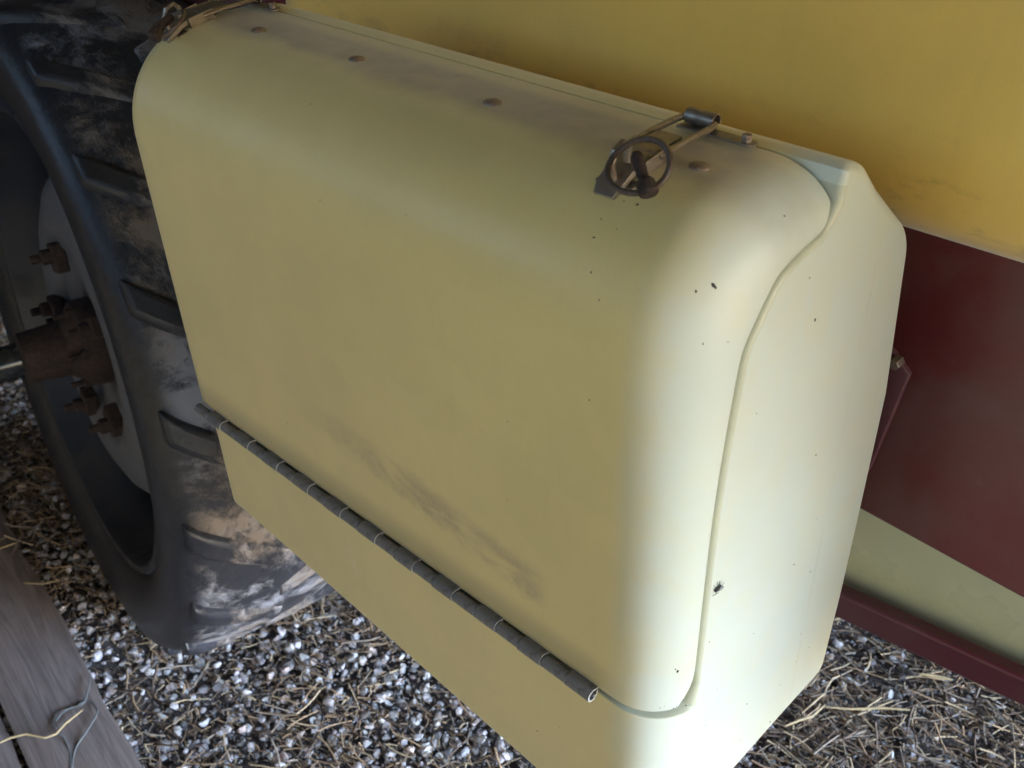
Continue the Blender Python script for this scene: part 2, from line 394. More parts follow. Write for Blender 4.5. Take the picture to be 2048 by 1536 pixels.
def straw_protos(n, seg=4):
    out = []
    for i in range(n):
        mb = MB(); a1, a2 = RNG.normal(0, .10, 2); ph = RNG.uniform(0, 3)
        path = [(t-.5, a1*math.sin(t*3+ph), a2*math.sin(t*4+ph)*.5) for t in np.linspace(0, 1, seg)]
        mb.tube(path, [.8, 1, 1, .6][:seg] if seg == 4 else 1., n=4, caps=False)
        V = np.array(mb.v); 
        # tube radius is in units of 1: keep it separate from the length
        out.append((V, path, np.array(mb.f)))
    return out
def straw(name, P, lmin, lmax, rmin, rmax, zoff, label, seg=4):
    n = len(P); NP = 12; protos = []
    Ls = RNG.uniform(lmin, lmax, n)
    for i in range(NP):
        a1, a2 = RNG.normal(0, .09, 2); ph = RNG.uniform(0, 3)
        path = np.array([(t-.5, a1*math.sin(t*3+ph), .35*a2*math.sin(t*4+ph)) for t in np.linspace(0, 1, seg)])
        asp = RNG.uniform(rmin, rmax)
        mb = MB(); mb.tube([tuple(q) for q in path], asp, n=4, caps=False, flat=.6); protos.append((np.array(mb.v), np.array(mb.f)))
    s3 = np.repeat(Ls[:, None], 3, 1)
    ang = np.where(RNG.random(n) < .55, RNG.normal(.25, .5, n), RNG.uniform(0, pi, n))
    Rm = rotm(ang, RNG.normal(0, .14, n), RNG.uniform(-.6, .6, n))
    z = GZ+ground_h(P[:, 0], P[:, 1])+.006+zoff*RNG.random(n)
    base = np.array([(.36, .25, .16), (.22, .15, .10), (.46, .36, .24), (.14, .10, .08), (.30, .25, .21)])
    T = base[RNG.integers(0, 5, n)]*RNG.uniform(.7, 1.45, n)[:, None]
    return bulk(name, protos, np.c_[P, z], s3, Rm, T, M_straw, label)
Sx = scatter(-2.9, 1.1, -.75, 1.9, 7500); iv = inview(Sx, 200)
pt = np.sin(Sx[:, 0]*9+np.sin(Sx[:, 1]*7)*1.5)*np.sin(Sx[:, 1]*11+Sx[:, 0]*3)
kp = iv & (RNG.random(len(Sx)) < np.clip(.32-.38*pt, .07, 1)*np.where(Sx[:, 0]+.2*Sx[:, 1] > -.25, 1.4, 1))
straw("straw_litter", Sx[kp], .018, .070, .018, .036, .026, "short broken brown straw stalks littered among the pale stones")
So = scatter(-2.9, 1.1, -.75, 1.9, 9000); So = So[inview(So, 200)]
straw("chaff_litter", So, .006, .018, .05, .12, .018, "small brown chaff and crumbs lying between the stones", 3)

# single stalks that stand out
def px_ground(u, v, z):
    r = M.T@np.array([(u-cx)/F, (v-cy)/F, 1.]); return CP+r*(z-CP[2])/r[2]
def stalk(pix, z, r, tone, label, group=None, zend=0):
    pts = [Vector(px_ground(u, v, z+zend*i/(len(pix)-1))) for i, (u, v) in enumerate(pix)]
    fine = []
    for i in range(len(pts)-1):
        for k in range(3): fine.append(pts[i].lerp(pts[i+1], k/3))
    fine.append(pts[-1]); mb = MB(); mb.tube(fine, [r*(1-.45*abs(2*i/(len(fine)-1)-1)**3) for i in range(len(fine))], n=6)
    o = mb.build("straw_stalk", M_stalk, smooth=True)
    tag(o, label, "straw", group); return o
M_stalk = simple("pale_stalk", (.50, .40, .24), .55)

# ------------------------------------------------------------------ planks
def plank(p0, p1, p2w, label, w, z=GZ+.04, th=.036):
    a, b = Vector(p0), Vector(p1); dx = (b-a).normalized(); ang = math.atan2(dx.y, dx.x)
    o = None; mb = MB(); L = 2.3; nx = 60; ny = 6
    top, bot = [], []
    vs = []
    for i in range(nx+1):
        for j in range(ny+1):
            x = -L+ (L+1.2)*i/nx; y = -w*j/ny
            if j == 0: y += .003*math.sin(x*13+w*50)+.002*math.sin(x*41)
            vs.append((x, y, .0015*math.sin(x*9+j)+(-.004 if j in (0, ny) else 0)))
    n = len(vs); vs += [(x, y, -th) for x, y, _ in vs]
    fs = []
    q = lambda i, j: i*(ny+1)+j
    for i in range(nx):
        for j in range(ny):
            fs.append((q(i, j), q(i+1, j), q(i+1, j+1), q(i, j+1))); fs.append((n+q(i, j), n+q(i, j+1), n+q(i+1, j+1), n+q(i+1, j)))
        for j in (0, ny): fs.append((q(i, j), q(i+1, j), n+q(i+1, j), n+q(i, j)))
    for i in (0, nx):
        for j in range(ny): fs.append((q(i, j), q(i, j+1), n+q(i, j+1), n+q(i, j)))
    mb.add(vs, fs); o = mb.build("plank", M_wood, smooth=True, angle=40)
    o.location = (b.x, b.y, z); o.rotation_euler = (0, 0, ang); tag(o, label, "plank", "weathered planks beside the wheel"); return o
pk1 = plank((-1.656, .005), (-.839, -.11), None, "grey weathered plank with loose twine lying on it, nearest the wheel", .148)
pk2 = plank((-1.656, -.150), (-.839, -.266), None, "second weathered plank at the bottom left corner, outside the first one", .16, z=GZ+.033)
pk2.location.x -= .0

stalk([(-10, 1100), (32, 1086)], GZ+.046, .0016, 0, "short pale straw at the left edge of the plank, nearest the picture's left side")
stalk([(48, 1166), (85, 1168), (122, 1160)], GZ+.046, .0014, 0, "thin pale straw sticking over the edge of the plank beside the gravel")
stalk([(-10, 1490), (20, 1476), (52, 1468), (90, 1476), (112, 1468), (130, 1448), (165, 1420)], GZ+.05, .0019, 0, "long bent yellow straw lying across both planks")
stalk([(1570, 1452), (1600, 1440), (1625, 1432), (1650, 1410)], GZ+.045, .0022, 0, "pinkish bent stalk on the gravel by the lower corner of the yellow box")
stalk([(1650, 1414), (1700, 1418), (1770, 1416), (1820, 1420)], GZ+.045, .002, 0, "long straight pale stalk on the gravel below the red frame")
stalk([(1840, 1348), (1870, 1352), (1905, 1360)], GZ+.045, .003, 0, "thick short pale stalk on the gravel just below the red rail")

def twine():
    pix = [(182, 1350), (176, 1380), (165, 1408), (135, 1416), (112, 1428), (106, 1445), (112, 1462), (128, 1475), (140, 1505), (142, 1545)]
    pix2 = [(112, 1442), (125, 1425), (150, 1412), (175, 1402), (190, 1412), (194, 1428), (170, 1468), (150, 1500), (143, 1545)]
    mb = MB()
    for k, px in enumerate((pix, pix2)):
        pts = [Vector(px_ground(u, v, GZ+.044+.004*math.sin(i*1.3+k))) for i, (u, v) in enumerate(px)]
        sm = []
        for i in range(len(pts)-1):
            a, b, c_, d_ = pts[max(i-1, 0)], pts[i], pts[i+1], pts[min(i+2, len(pts)-1)]
            for t in (0, .25, .5, .75):
                sm.append(.5*((2*b)+(c_-a)*t+(2*a-5*b+4*c_-d_)*t*t+(3*b-a-3*c_+d_)*t**3))
        sm.append(pts[-1]); mb.tube(sm, .0014, n=6)
    tag(mb.build("twine", M_twine), "loose loop of blue-grey twine lying on the weathered plank", "twine")
twine()

# ------------------------------------------------------------------ wheel
WC = Vector((-1.264, .119, .31)); WY = .172; WCB = -.087
WR = .574; RR = .400; H = WR; TW = .27
wa = Vector((math.sin(WY)*math.cos(WCB), math.cos(WY)*math.cos(WCB), math.sin(WCB))).normalized()
wr = Vector((math.cos(WY), -math.sin(WY), 0)); wu = wr.cross(wa)
wrot = Matrix((wr, wa, wu)).transposed().to_euler(); wb = WC-wu*H
wheel = empty("tractor_wheel", tuple(wb), tuple(wrot), label="large black lugged wheel with rusty hub and grey disc, left of the yellow box", cat="wheel")
# local axes: X = rolling direction, Y = into the machine, outer face at y = 0
tp = [(RR+.002, .018), (RR+.008, .002), (RR+.025, -.010), (RR+.060, -.020), (WR-.070, -.024), (WR-.045, -.018), (WR-.030, -.002), (WR-.025, .012), (WR-.022, .03), (WR-.017, .06), (WR-.012, TW/2),
      (WR-.017, TW-.06), (WR-.026, TW-.02), (WR-.036, TW+.006), (WR-.055, TW+.020), (RR+.065, TW+.024), (RR+.035, TW+.018), (RR+.012, TW+.004), (RR+.002, TW-.018), (RR+.004, TW*.5)]
tyre = MB().lathe(tp, 160, 'Y', closed=True).build("tyre", M_rub, wheel, angle=60, loc=(0, 0, H))
# lugs: curved bars from each shoulder to the centre line
def lug_mesh(side):
    vs, fs = [], []; n = 7
    for i in range(n):
        t = i/(n-1); y = -.006+t*(TW*.55); a = (t**.85)*.19
        hw = .025-.005*t; base = WR-.034+.02*min(1, t*3); topr = WR+.004*math.sin(pi*min(t*1.2+.12, 1)*.5)-.012
        if t == 0: topr = WR-.016
        if side: y = TW-y
        for (s_, r) in ((-1.25, base-.012), (-.9, topr), (.9, topr), (1.25, base-.012)):
            an = a+s_*hw/WR
            vs.append((r*math.sin(an), y, r*math.cos(an)))
    for i in range(n-1):
        for k in range(3): fs.append((i*4+k, i*4+k+1, i*4+4+k+1, i*4+4+k))
        fs.append((i*4+3, i*4, i*4+4, i*4+7))
    fs += [(0, 1, 2, 3), (n*4-1, n*4-2, n*4-3, n*4-4)]
    mb = MB(); mb.add(vs, fs); return mb
NL = 20
for side in (0, 1):
    l0 = lug_mesh(side).build("lug", M_rub, tyre, angle=70, bevel=.007, seg=3)
    for k in range(NL):
        o = l0 if k == 0 else l0.copy()
        if k: COL.objects.link(o); o.parent = tyre
        o.rotation_euler = (0, 2*pi*(k+(.5 if side else 0))/NL+.05, 0)
# rim barrel with stepped lip
rp = [(RR+.006, .012), (RR+.010, .002), (RR+.004, -.004), (RR-.006, -.002), (RR-.012, .010), (RR-.018, .040), (RR-.034, .056), (RR-.040, .090), (RR-.066, .108), (RR-.072, .19), (RR-.045, .22), (RR-.035, TW), (RR, TW+.004)]
rim = MB().lathe(rp, 128, 'Y').build("rim", M_rim, wheel, loc=(0, 0, H), angle=40)
rim.modifiers.new("shell", 'SOLIDIFY').thickness = .004
dp = [(RR-.072, .125), (.325, .118), (.315, .098), (.30, .070), (.27, .046), (.23, .030), (.19, .026), (.165, .034), (.150, .050), (.125, .055), (.07, .055)]
disc = MB().lathe(dp, 96, 'Y').build("wheel_disc", M_disc, wheel, loc=(0, 0, H), angle=30)
disc.modifiers.new("shell", 'SOLIDIFY').thickness = .006
hub = MB().lathe([(0, -.075), (.034, -.075), (.043, -.072), (.045, -.04), (.048, -.005), (.060, .012), (.072, .020), (.076, .03), (.076, .054)], 40, 'Y').build("hub", M_rust, wheel, loc=(0, 0, H), angle=30)
M_cap = paint("black_cap", (.012, .016, .02), (.1, .09, .08), .25, .18, 20)
MB().lathe([(0, -.135), (.016, -.134), (.025, -.127), (.028, -.115), (.029, -.077), (.031, -.0755)], 32, 'Y').build("hub_cap", M_cap, hub, angle=40)
for k in range(5):
    a = 2*pi*k/5+.2; c = (.064*math.cos(a), .016, .064*math.sin(a))
    mb = MB(); mb.lathe([(.0, -.008), (.009, -.008), (.010, -.006), (.010, .012)], 6, 'Y', c=c); mb.tube([(c[0], .01, c[2]), (c[0], -.012, c[2])], .005, 8)
    mb.build("wheel_nut", M_rust, hub, angle=30)
for k in range(5):
    a = 2*pi*k/5+.62; co_, si_ = math.cos(a), math.sin(a)
    mb = MB(); rot = Matrix.Rotation(-a, 3, 'Y')
    mb.box((.150*co_, .026, .150*si_), (.050, .022, .034), rot); mb.tube([(.155*co_, .02, .155*si_), (.155*co_, -.018, .155*si_)], .008, 8); mb.lathe([(0, -.008), (.012, -.008), (.014, -.004), (.014, .014)], 6, 'Y', c=(.155*co_, .006, .155*si_))
    mb.build("clamp_lug", M_rust, disc, angle=30, bevel=.003)

# ------------------------------------------------------------------ storage box
X0, X1 = -.522, .058
box = empty("storage_box", (0, 0, 0), label="pale yellow moulded plastic storage box with long hinged rounded lid, in the middle", cat="storage box")
def catmull(P, n):
    P = [np.array(p, float) for p in P]; out = []
    for i in range(len(P)-1):
        a, b, c, d = P[max(i-1, 0)], P[i], P[i+1], P[min(i+2, len(P)-1)]
        for k in range(n):
            t = k/n; out.append(.5*((2*b)+(c-a)*t+(2*a-5*b+4*c-d)*t*t+(3*b-a-3*c+d)*t**3))
    out.append(P[-1]); return out
def round_poly(pts, seg=6):
    """pts [(y,z,radius)] closed -> [(y,z)] with rounded corners + straight mid points"""
    out = []; n = len(pts)
    for i in range(n):
        p = np.array(pts[i][:2]); a = np.array(pts[i-1][:2]); b = np.array(pts[(i+1) % n][:2]); r = pts[i][2]
        u, w = nrm(a-p), nrm(b-p); ang = math.acos(np.clip(u@w, -1, 1))
        if r <= 0 or ang > 3.1: out.append(tuple(p)); continue
        dd = min(r/math.tan(ang/2), .48*np.linalg.norm(a-p), .48*np.linalg.norm(b-p)); r = dd*math.tan(ang/2)
        c = p+nrm(u+w)*(r/math.sin(ang/2)); s = p+u*dd; e = p+w*dd
        a0 = math.atan2(*(s-c)[::-1]); a1 = math.atan2(*(e-c)[::-1]); da = (a1-a0+pi) % (2*pi)-pi
        for k in range(seg+1):
            t = a0+da*k/seg; out.append((c[0]+r*math.cos(t), c[1]+r*math.sin(t)))
    return out
def lid_profile():
    prof = [(0, z) for z in np.linspace(.6145, .90, 22)]
    cr = .086
    for a in np.linspace(0, 88, 16)[1:]: prof.append((cr-cr*math.cos(R(a)), .90+cr*math.sin(R(a))))
    for y in np.linspace(.092, .137, 8)[1:]: prof.append((y, .986-(y-.092)*.02))
    P = np.array(prof); T = np.gradient(P, axis=0); T /= np.linalg.norm(T, axis=1)[:, None]; Nn = np.c_[T[:, 1], -T[:, 0]]
    s = np.r_[0, np.cumsum(np.linalg.norm(np.diff(P, axis=0), axis=1))]
    k = np.exp(-.5*((s[:, None]-s[None])/.034)**2); k /= k.sum(1)[:, None]
    D = k@np.interp(s, [0, .18, .283, .35, .40, .44, .47], [.040, .040, .049, .061, .050, .036, .026])
    return P, Nn, s, D
LP_, LN_, LS_, LD_ = lid_profile()
seamc = [tuple(p) for p in (LP_+LN_*(LD_[:, None]+.0008))][:-2]
corner = [(.1385, .966), (.1385, .976)]
# outline of the body, front bottom first, clockwise seen from +X
lower = [(0, .437, .014), (0, .608, .0015), (.041, .608, .002)]
body_pts = []
tmp = [(.275, .434, .014)]+lower
# build in pieces so that every point knows its inset
def seg_round(prev, p, nxt, r, seg=5):
    q = round_poly([(*prev, 0), (*p, r), (*nxt, 0)], seg)
    return q[1:-1]
O = []      # (y, z, rx)
def addp(lst, rx): O.extend([(y, z, rx) for y, z in lst])
addp(seg_round((.275, .434), (0, .437), (0, .608), .012), .040)
addp([(0, .48), (0, .53), (0, .58)], .040)
addp(seg_round((0, .58), (0, .608), (.041, .608), .002, 2), .040)
addp([(.02, .608)], .030)
addp([(.036, .608)], .012)
addp(seamc[1:], .0035)
addp(corner, .005)
top_chain = [(.139, .986), (.229, .912), (.258, .862), (.263, .77), (.275, .434)]
addp([(.1405, .9846)], .0045)
addp([(.1465, .9862)], .006)
addp(seg_round((.1425, .9866), (.163, .983), (.236, .925), .045, 6), .009)
addp([(.200, .9536)], .016)
addp(seg_round((.200, .9536), (.256, .903), (.276, .80), .05, 7), .010)
addp([(.277, .76), (.277, .65), (.276, .54)], .008)
addp(seg_round((.272, .54), (.275, .434), (.2, .435), .018, 5), .012)
addp([(.18, .435), (.09, .436)], .014)
O = np.array(O); n = len(O)
# inward normals
T = np.roll(O[:, :2], -1, 0)-np.roll(O[:, :2], 1, 0); T /= np.linalg.norm(T, axis=1)[:, None]
ctr = O[:, :2].mean(0); Nn = np.c_[T[:, 1], -T[:, 0]]
area = .5*np.sum(O[:, 0]*np.roll(O[:, 1], -1)-np.roll(O[:, 0], -1)*O[:, 1])
if area > 0: Nn = -Nn
ins = Nn*O[:, 2:3]
for i in range(n):   # the front lower panel rounds by .04 at the corner, its ledge barely drops
    y, z = O[i, :2]
    if y < .04 and z < .609:
        ins[i] = ((.041-y)*1.0 if y < .02 else max(.041-y, .004), .010 if z < .46 else (-.003 if z > .59 else 0))
def body():
    vs, fs = [], []; rings = []
    xs = [X0+.0, X0+.012]+list(np.linspace(X0+.05, X1-.05, 12))
    def ring(fn):
        b = len(vs)
        for i in range(n): vs.append(fn(i))
        rings.append(b)
    def low(x, z): return max(0, (.56-z)/.125)*.045*np.clip(-x/.5, 0, 1)
    # left end (small round)
    for t in (90, 60, 30, 0):
        k = (1-math.cos(R(t)))*.008; xx = X0+.008-.008*math.sin(R(t))
        ring(lambda i, k=k, xx=xx: (xx, O[i, 0]+Nn[i, 0]*k, O[i, 1]+Nn[i, 1]*k+(low(xx, O[i, 1]) if O[i, 1] < .56 else 0)))
    for x in np.linspace(X0+.03, X1-.045, 12):
        ring(lambda i, x=x: (x, O[i, 0], O[i, 1]+(low(x, O[i, 1]) if O[i, 1] < .56 else 0)))
    for t in range(0, 91, 9):
        ct, st = math.cos(R(t)), math.sin(R(t))
        ring(lambda i: (X1-O[i, 2]+O[i, 2]*st, O[i, 0]+ins[i, 0]*(1-ct), O[i, 1]+ins[i, 1]*(1-ct)+(low(X1-O[i, 2]+O[i, 2]*st, O[i, 1]) if O[i, 1] < .56 else 0)))
    for a, b in zip(rings[:-1], rings[1:]):
        for i in range(n):
            j = (i+1) % n; fs.append((a+i, a+j, b+j, b+i))
    fs.append(tuple(rings[0]+i for i in range(n))); fs.append(tuple(rings[-1]+i for i in range(n))[::-1])
    mb = MB(); mb.v = vs; mb.f = fs
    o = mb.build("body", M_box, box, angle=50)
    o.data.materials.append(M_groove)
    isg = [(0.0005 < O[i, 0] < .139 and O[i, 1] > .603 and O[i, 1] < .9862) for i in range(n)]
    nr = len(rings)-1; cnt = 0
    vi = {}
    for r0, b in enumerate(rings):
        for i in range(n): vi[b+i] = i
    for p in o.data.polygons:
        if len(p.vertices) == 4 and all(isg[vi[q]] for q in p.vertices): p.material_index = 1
    w = o.modifiers.new("wn", 'WEIGHTED_NORMAL'); w.keep_sharp = True; w.weight = 100
    return o
bodyo = body()

def lid():
    P, Nn, s, D = LP_, LN_, LS_, LD_; m = len(P)
    # round the corners of the side flank
    zr = .024; t0 = np.clip((.617+zr-P[:, 1])/zr, 0, 1); cut0 = 1-np.sqrt(1-t0**2*.999)
    se = s[-1]-s; t1 = np.clip((.014-se)/.014, 0, 1); cut1 = 1-np.sqrt(1-t1**2*.999)
    vs, fs, rows = [], [], []
    XL = -.556
    for t in (90, 80, 70, 60, 50, 40, 30, 20, 10, 0):
        ct, st = math.cos(R(t)), math.sin(R(t)); r = .032
        rows.append([(XL+r-r*st, P[i, 0]+Nn[i, 0]*r*(1-ct), P[i, 1]+Nn[i, 1]*r*(1-ct)) for i in range(m)])
    for x in np.linspace(XL+.07, X1-.055, 16): rows.append([(x, P[i, 0], P[i, 1]) for i in range(m)])
    for t in range(0, 91, 6):
        row = []
        for i in range(m):
            rx = .040+.006*min(1, max(0, (P[i, 1]-.85)/.1)); cc = min(1, cut0[i]*.55+cut1[i]*.6)
            tt = t*(1-cc*.40); ct, st = math.cos(R(tt)), math.sin(R(tt))
            row.append((X1-.0015-rx+rx*st, P[i, 0]+Nn[i, 0]*D[i]*(1-ct), P[i, 1]+Nn[i, 1]*D[i]*(1-ct)))
        rows.append(row)
    # turned-in lip at the seam
    last = rows[-1]; rows.append([(x-.006, y+Nn[i, 0]*.002, z+Nn[i, 1]*.002) for i, (x, y, z) in enumerate(last)])
    for r in rows: vs += r
    for a in range(len(rows)-1):
        for i in range(m-1): fs.append((a*m+i, (a+1)*m+i, (a+1)*m+i+1, a*m+i+1))
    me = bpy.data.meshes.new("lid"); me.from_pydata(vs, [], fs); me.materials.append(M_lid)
    me.polygons.foreach_set('use_smooth', [True]*len(me.polygons))
    o = bpy.data.objects.new("lid", me); COL.objects.link(o); o.parent = box
    sb = o.modifiers.new("sub", 'SUBSURF'); sb.levels = 1; sb.render_levels = 1
    so = o.modifiers.new("shell", 'SOLIDIFY'); so.thickness = .004; so.offset = -1
    bv = o.modifiers.new("edge", 'BEVEL'); bv.width = .0012; bv.segments = 2; bv.limit_method = 'ANGLE'; bv.angle_limit = R(50)
    return o
lido = lid()

# rivets in the lid
rv = None
for (x, y, z) in ((-.449, .090, .9865), (-.323, .092, .9865), (-.176, .090, .9865), (-.008, .090, .9865)):
    if rv is None:
        rv = MB().lathe([(.0001, .0022), (.0022, .0020), (.0042, .0013), (.0056, .0004), (.0058, -.0006)], 24, 'Z').build("rivet", M_rivet, lido, angle=60); o = rv
    else:
        o = rv.copy(); COL.objects.link(o); o.parent = lido
    o.location = (x, y, z); o.scale = (1.15, 1.0, 1)

# piano hinge ---------------------------------------------------
hinge = MB().tube([(X0-.008, -.0055, .6105), (.0015, -.0055, .6105)], .0016, 10).build("hinge", M_hinge, box)
def knuckle(kind, L):
    ro, th = (.0056 if kind == 0 else .0051), .0015; mb = MB(); pr = []
    # open curl: spiral section; local frame y (towards box +), z up
    if kind == 0:   # belongs to the lid leaf: curl starts from a tab going up and in
        A = [(.0075, .0040), (.0035, .0046)]; angs = np.linspace(60, 60+330, 22)
    else:
        A = [(.0075, -.0040), (.0035, -.0046)]; angs = np.linspace(-60, -60-330, 22)
    path = [np.array(a) for a in A[:1]]+[np.array((ro-th/2)*np.array([math.cos(R(a)), math.sin(R(a))])) for a in angs]
    path = np.array(path); t = np.gradient(path, axis=0); t /= np.linalg.norm(t, axis=1)[:, None]; nn = np.c_[-t[:, 1], t[:, 0]]
    loop = [tuple(p+q*th/2) for p, q in zip(path, nn)]+[tuple(p-q*th/2) for p, q in zip(path[::-1], nn[::-1])]
    k = len(path); n2 = len(loop)
    for x in (0, L): mb.v += [(x, y, z) for y, z in loop]
    for i in range(n2):
        j = (i+1) % n2; mb.f.append((i, j, n2+j, n2+i))
    for b in (0, n2):
        for i in range(k-1): mb.f.append((b+i, b+i+1, b+n2-2-i, b+n2-1-i))
    return mb
kp_ = [None, None]; xk = .002; pitch = .02425; kk = 0
while xk-pitch > X0-.018:
    kind = kk % 2
    if kp_[kind] is None:
        o = knuckle(kind, pitch-.0012).build("knuckle", M_hinge, hinge, angle=30); kp_[kind] = o
        o.data.materials.append(M_hedge)
        xm = max(v.co.x for v in o.data.vertices)
        for p in o.data.polygons:
            if abs(p.normal.x) > .9: p.material_index = 1
    else:
        o = kp_[kind].copy(); COL.objects.link(o); o.parent = hinge
    o.location = (xk-pitch+random.uniform(-.0002, .0002), -.0055+random.uniform(-.0003, .0003), .6105+random.uniform(-.00025, .00025))
    o.rotation_euler = (random.uniform(-.06, .06), 0, 0)
    xk -= pitch; kk += 1

# dirt specks (small dried spots and fly dirt), sitting on the surfaces
from mathutils.bvhtree import BVHTree
def bvh(o): return BVHTree.FromPolygons([v.co for v in o.data.vertices], [tuple(p.vertices) for p in o.data.polygons])
BL, BB = bvh(lido), bvh(bodyo)
def surf(u, v):
    r = Vector(M.T@np.array([(u-cx)/F, (v-cy)/F, 1.])).normalized(); o = Vector(CP)
    best = None
    for t, ob in ((BL, lido), (BB, bodyo)):
        h = t.ray_cast(o, r)
        if h[0] is not None and (best is None or h[3] < best[2]): best = (h[0], h[1] if h[1].dot(r) < 0 else -h[1], h[3], ob)
    return best
sp0 = None
SPK = [(1630, 640, 2.2), (1632, 910, 1.5), (1619, 556, 1.2), (1588, 1129, 1.5), (1621, 1143, 1.4), (1494, 1408, 1.6), (1540, 1444, 2), (1507, 1267, .9), (1419, 1284, 1.1), (1618, 1295, .9), (1602, 1267, .8), (1593, 1323, .8), (1634, 1037, .8), (1587, 1408, .9), (1434, 1378, .7),
       (1188, 475, 1.2), (1182, 545, 1.1), (1179, 800, 1.1), (1275, 409, 1.5), (1248, 402, .7), (1015, 843, .8), (1075, 1462, 1.3), (575, 846, .9), (1202, 438, .8), (990, 1386, .7), (1406, 688, .9), (1392, 583, 1.4), (1427, 571, 2.4), (1431, 575, 1.6), (1569, 432, 1.1), (1233, 458, .6), (1355, 1343, 2.2), (1351, 1339, 1.2),
       (1320, 1416, .8), (1329, 1412, .5), (1347, 1417, 1.), (1353, 1413, .6), (1372, 1411, .9), (1198, 600, .9), (1015, 1000, .7), (664, 1130, .6), (1513, 827, .9), (1480, 1480, .8), (1410, 1450, .7), (1560, 1370, .8), (916, 152, .8), (640, 402, .6), (812, 430, .5)]
for (u, v, s_) in SPK:
    h = surf(u, v)
    if h is None: continue
    if sp0 is None:
        bm = bmesh.new(); bmesh.ops.create_icosphere(bm, subdivisions=1, radius=1)
        for q in bm.verts: q.co *= random.uniform(.75, 1.15)
        me = bpy.data.meshes.new("dirt_speck"); bm.to_mesh(me); bm.free(); me.materials.append(M_speck); o = bpy.data.objects.new("dirt_speck", me); sp0 = o
    else: o = sp0.copy()
    COL.objects.link(o); o.parent = h[3]
    k = s_*.0006; o.location = h[0]
    q = h[1].to_track_quat('Z', 'Y'); o.rotation_euler = (q.to_matrix()@Matrix.Rotation(random.uniform(0, 3), 3, 'Z')).to_euler()
    o.scale = (k*.75, k*1.3, .0003)

# dead fly on the end face by the seam
fp = Vector((X1+.0012, .049, .719))
fp = Vector(surf(1432, 1176)[0])+Vector((.0016, 0, 0))
fly = empty("fly", fp, (0, 0, 0), label="small black fly resting on the pale end face beside the lid's edge", cat="fly")
mb = MB()
def ell(mb, c, r, n=8):
    b = len(mb.v); rows = 6
    for i in range(rows+1):
        a = pi*i/rows
        for k in range(n):
            t = 2*pi*k/n; mb.v.append((c[0]+r[0]*math.sin(a)*math.cos(t), c[1]+r[1]*math.sin(a)*math.sin(t), c[2]+r[2]*math.cos(a)))
    for i in range(rows):
        for k in range(n): mb.f.append((b+i*n+k, b+i*n+(k+1) % n, b+(i+1)*n+(k+1) % n, b+(i+1)*n+k))
ell(mb, (0, 0, 0), (.0013, .0021, .0016)); ell(mb, (0, .0034, -.0006), (.0011, .0024, .0014)); ell(mb, (0, -.0026, .0003), (.0009, .0010, .0011))
mb.build("fly_body", M_fly, fly)
for (y1, z1, y2, z2) in ((-.003, .003, -.0038, .0055), (-.0012, .0035, -.0002, .0062), (.0012, .003, .0022, .0052), (-.003, -.0018, -.0045, -.0038), (-.0005, -.0025, -.0012, -.0048), (.0012, -.0022, .003, -.004)):
    MB().tube([(0, y1*.3, z1*.3), (.0008, y1, z1), (-.0012, y2, z2)], .00018, 5).build("fly_leg", M_fly, fly)
for s_ in (-1, 1):
    w_ = MB(); w_.add([(.0011, 0, s_*.0004), (.0012, .0022, s_*.0022), (.0006, .0052, s_*.0034+.0), (.0004, .0068, s_*.002), (.0008, .005, s_*.0004)], [(0, 1, 2, 3, 4)])
    o = w_.build("fly_wing", M_wing, fly); o.modifiers.new("t", 'SOLIDIFY').thickness = .00008
bug = MB(); ell(bug, (0, 0, 0), (.0016, .001, .0017)); ell(bug, (.0014, 0, -.0016), (.0010, .0008, .0009)); ell(bug, (-.0022, 0, -.0008), (.0007, .0005, .0006))

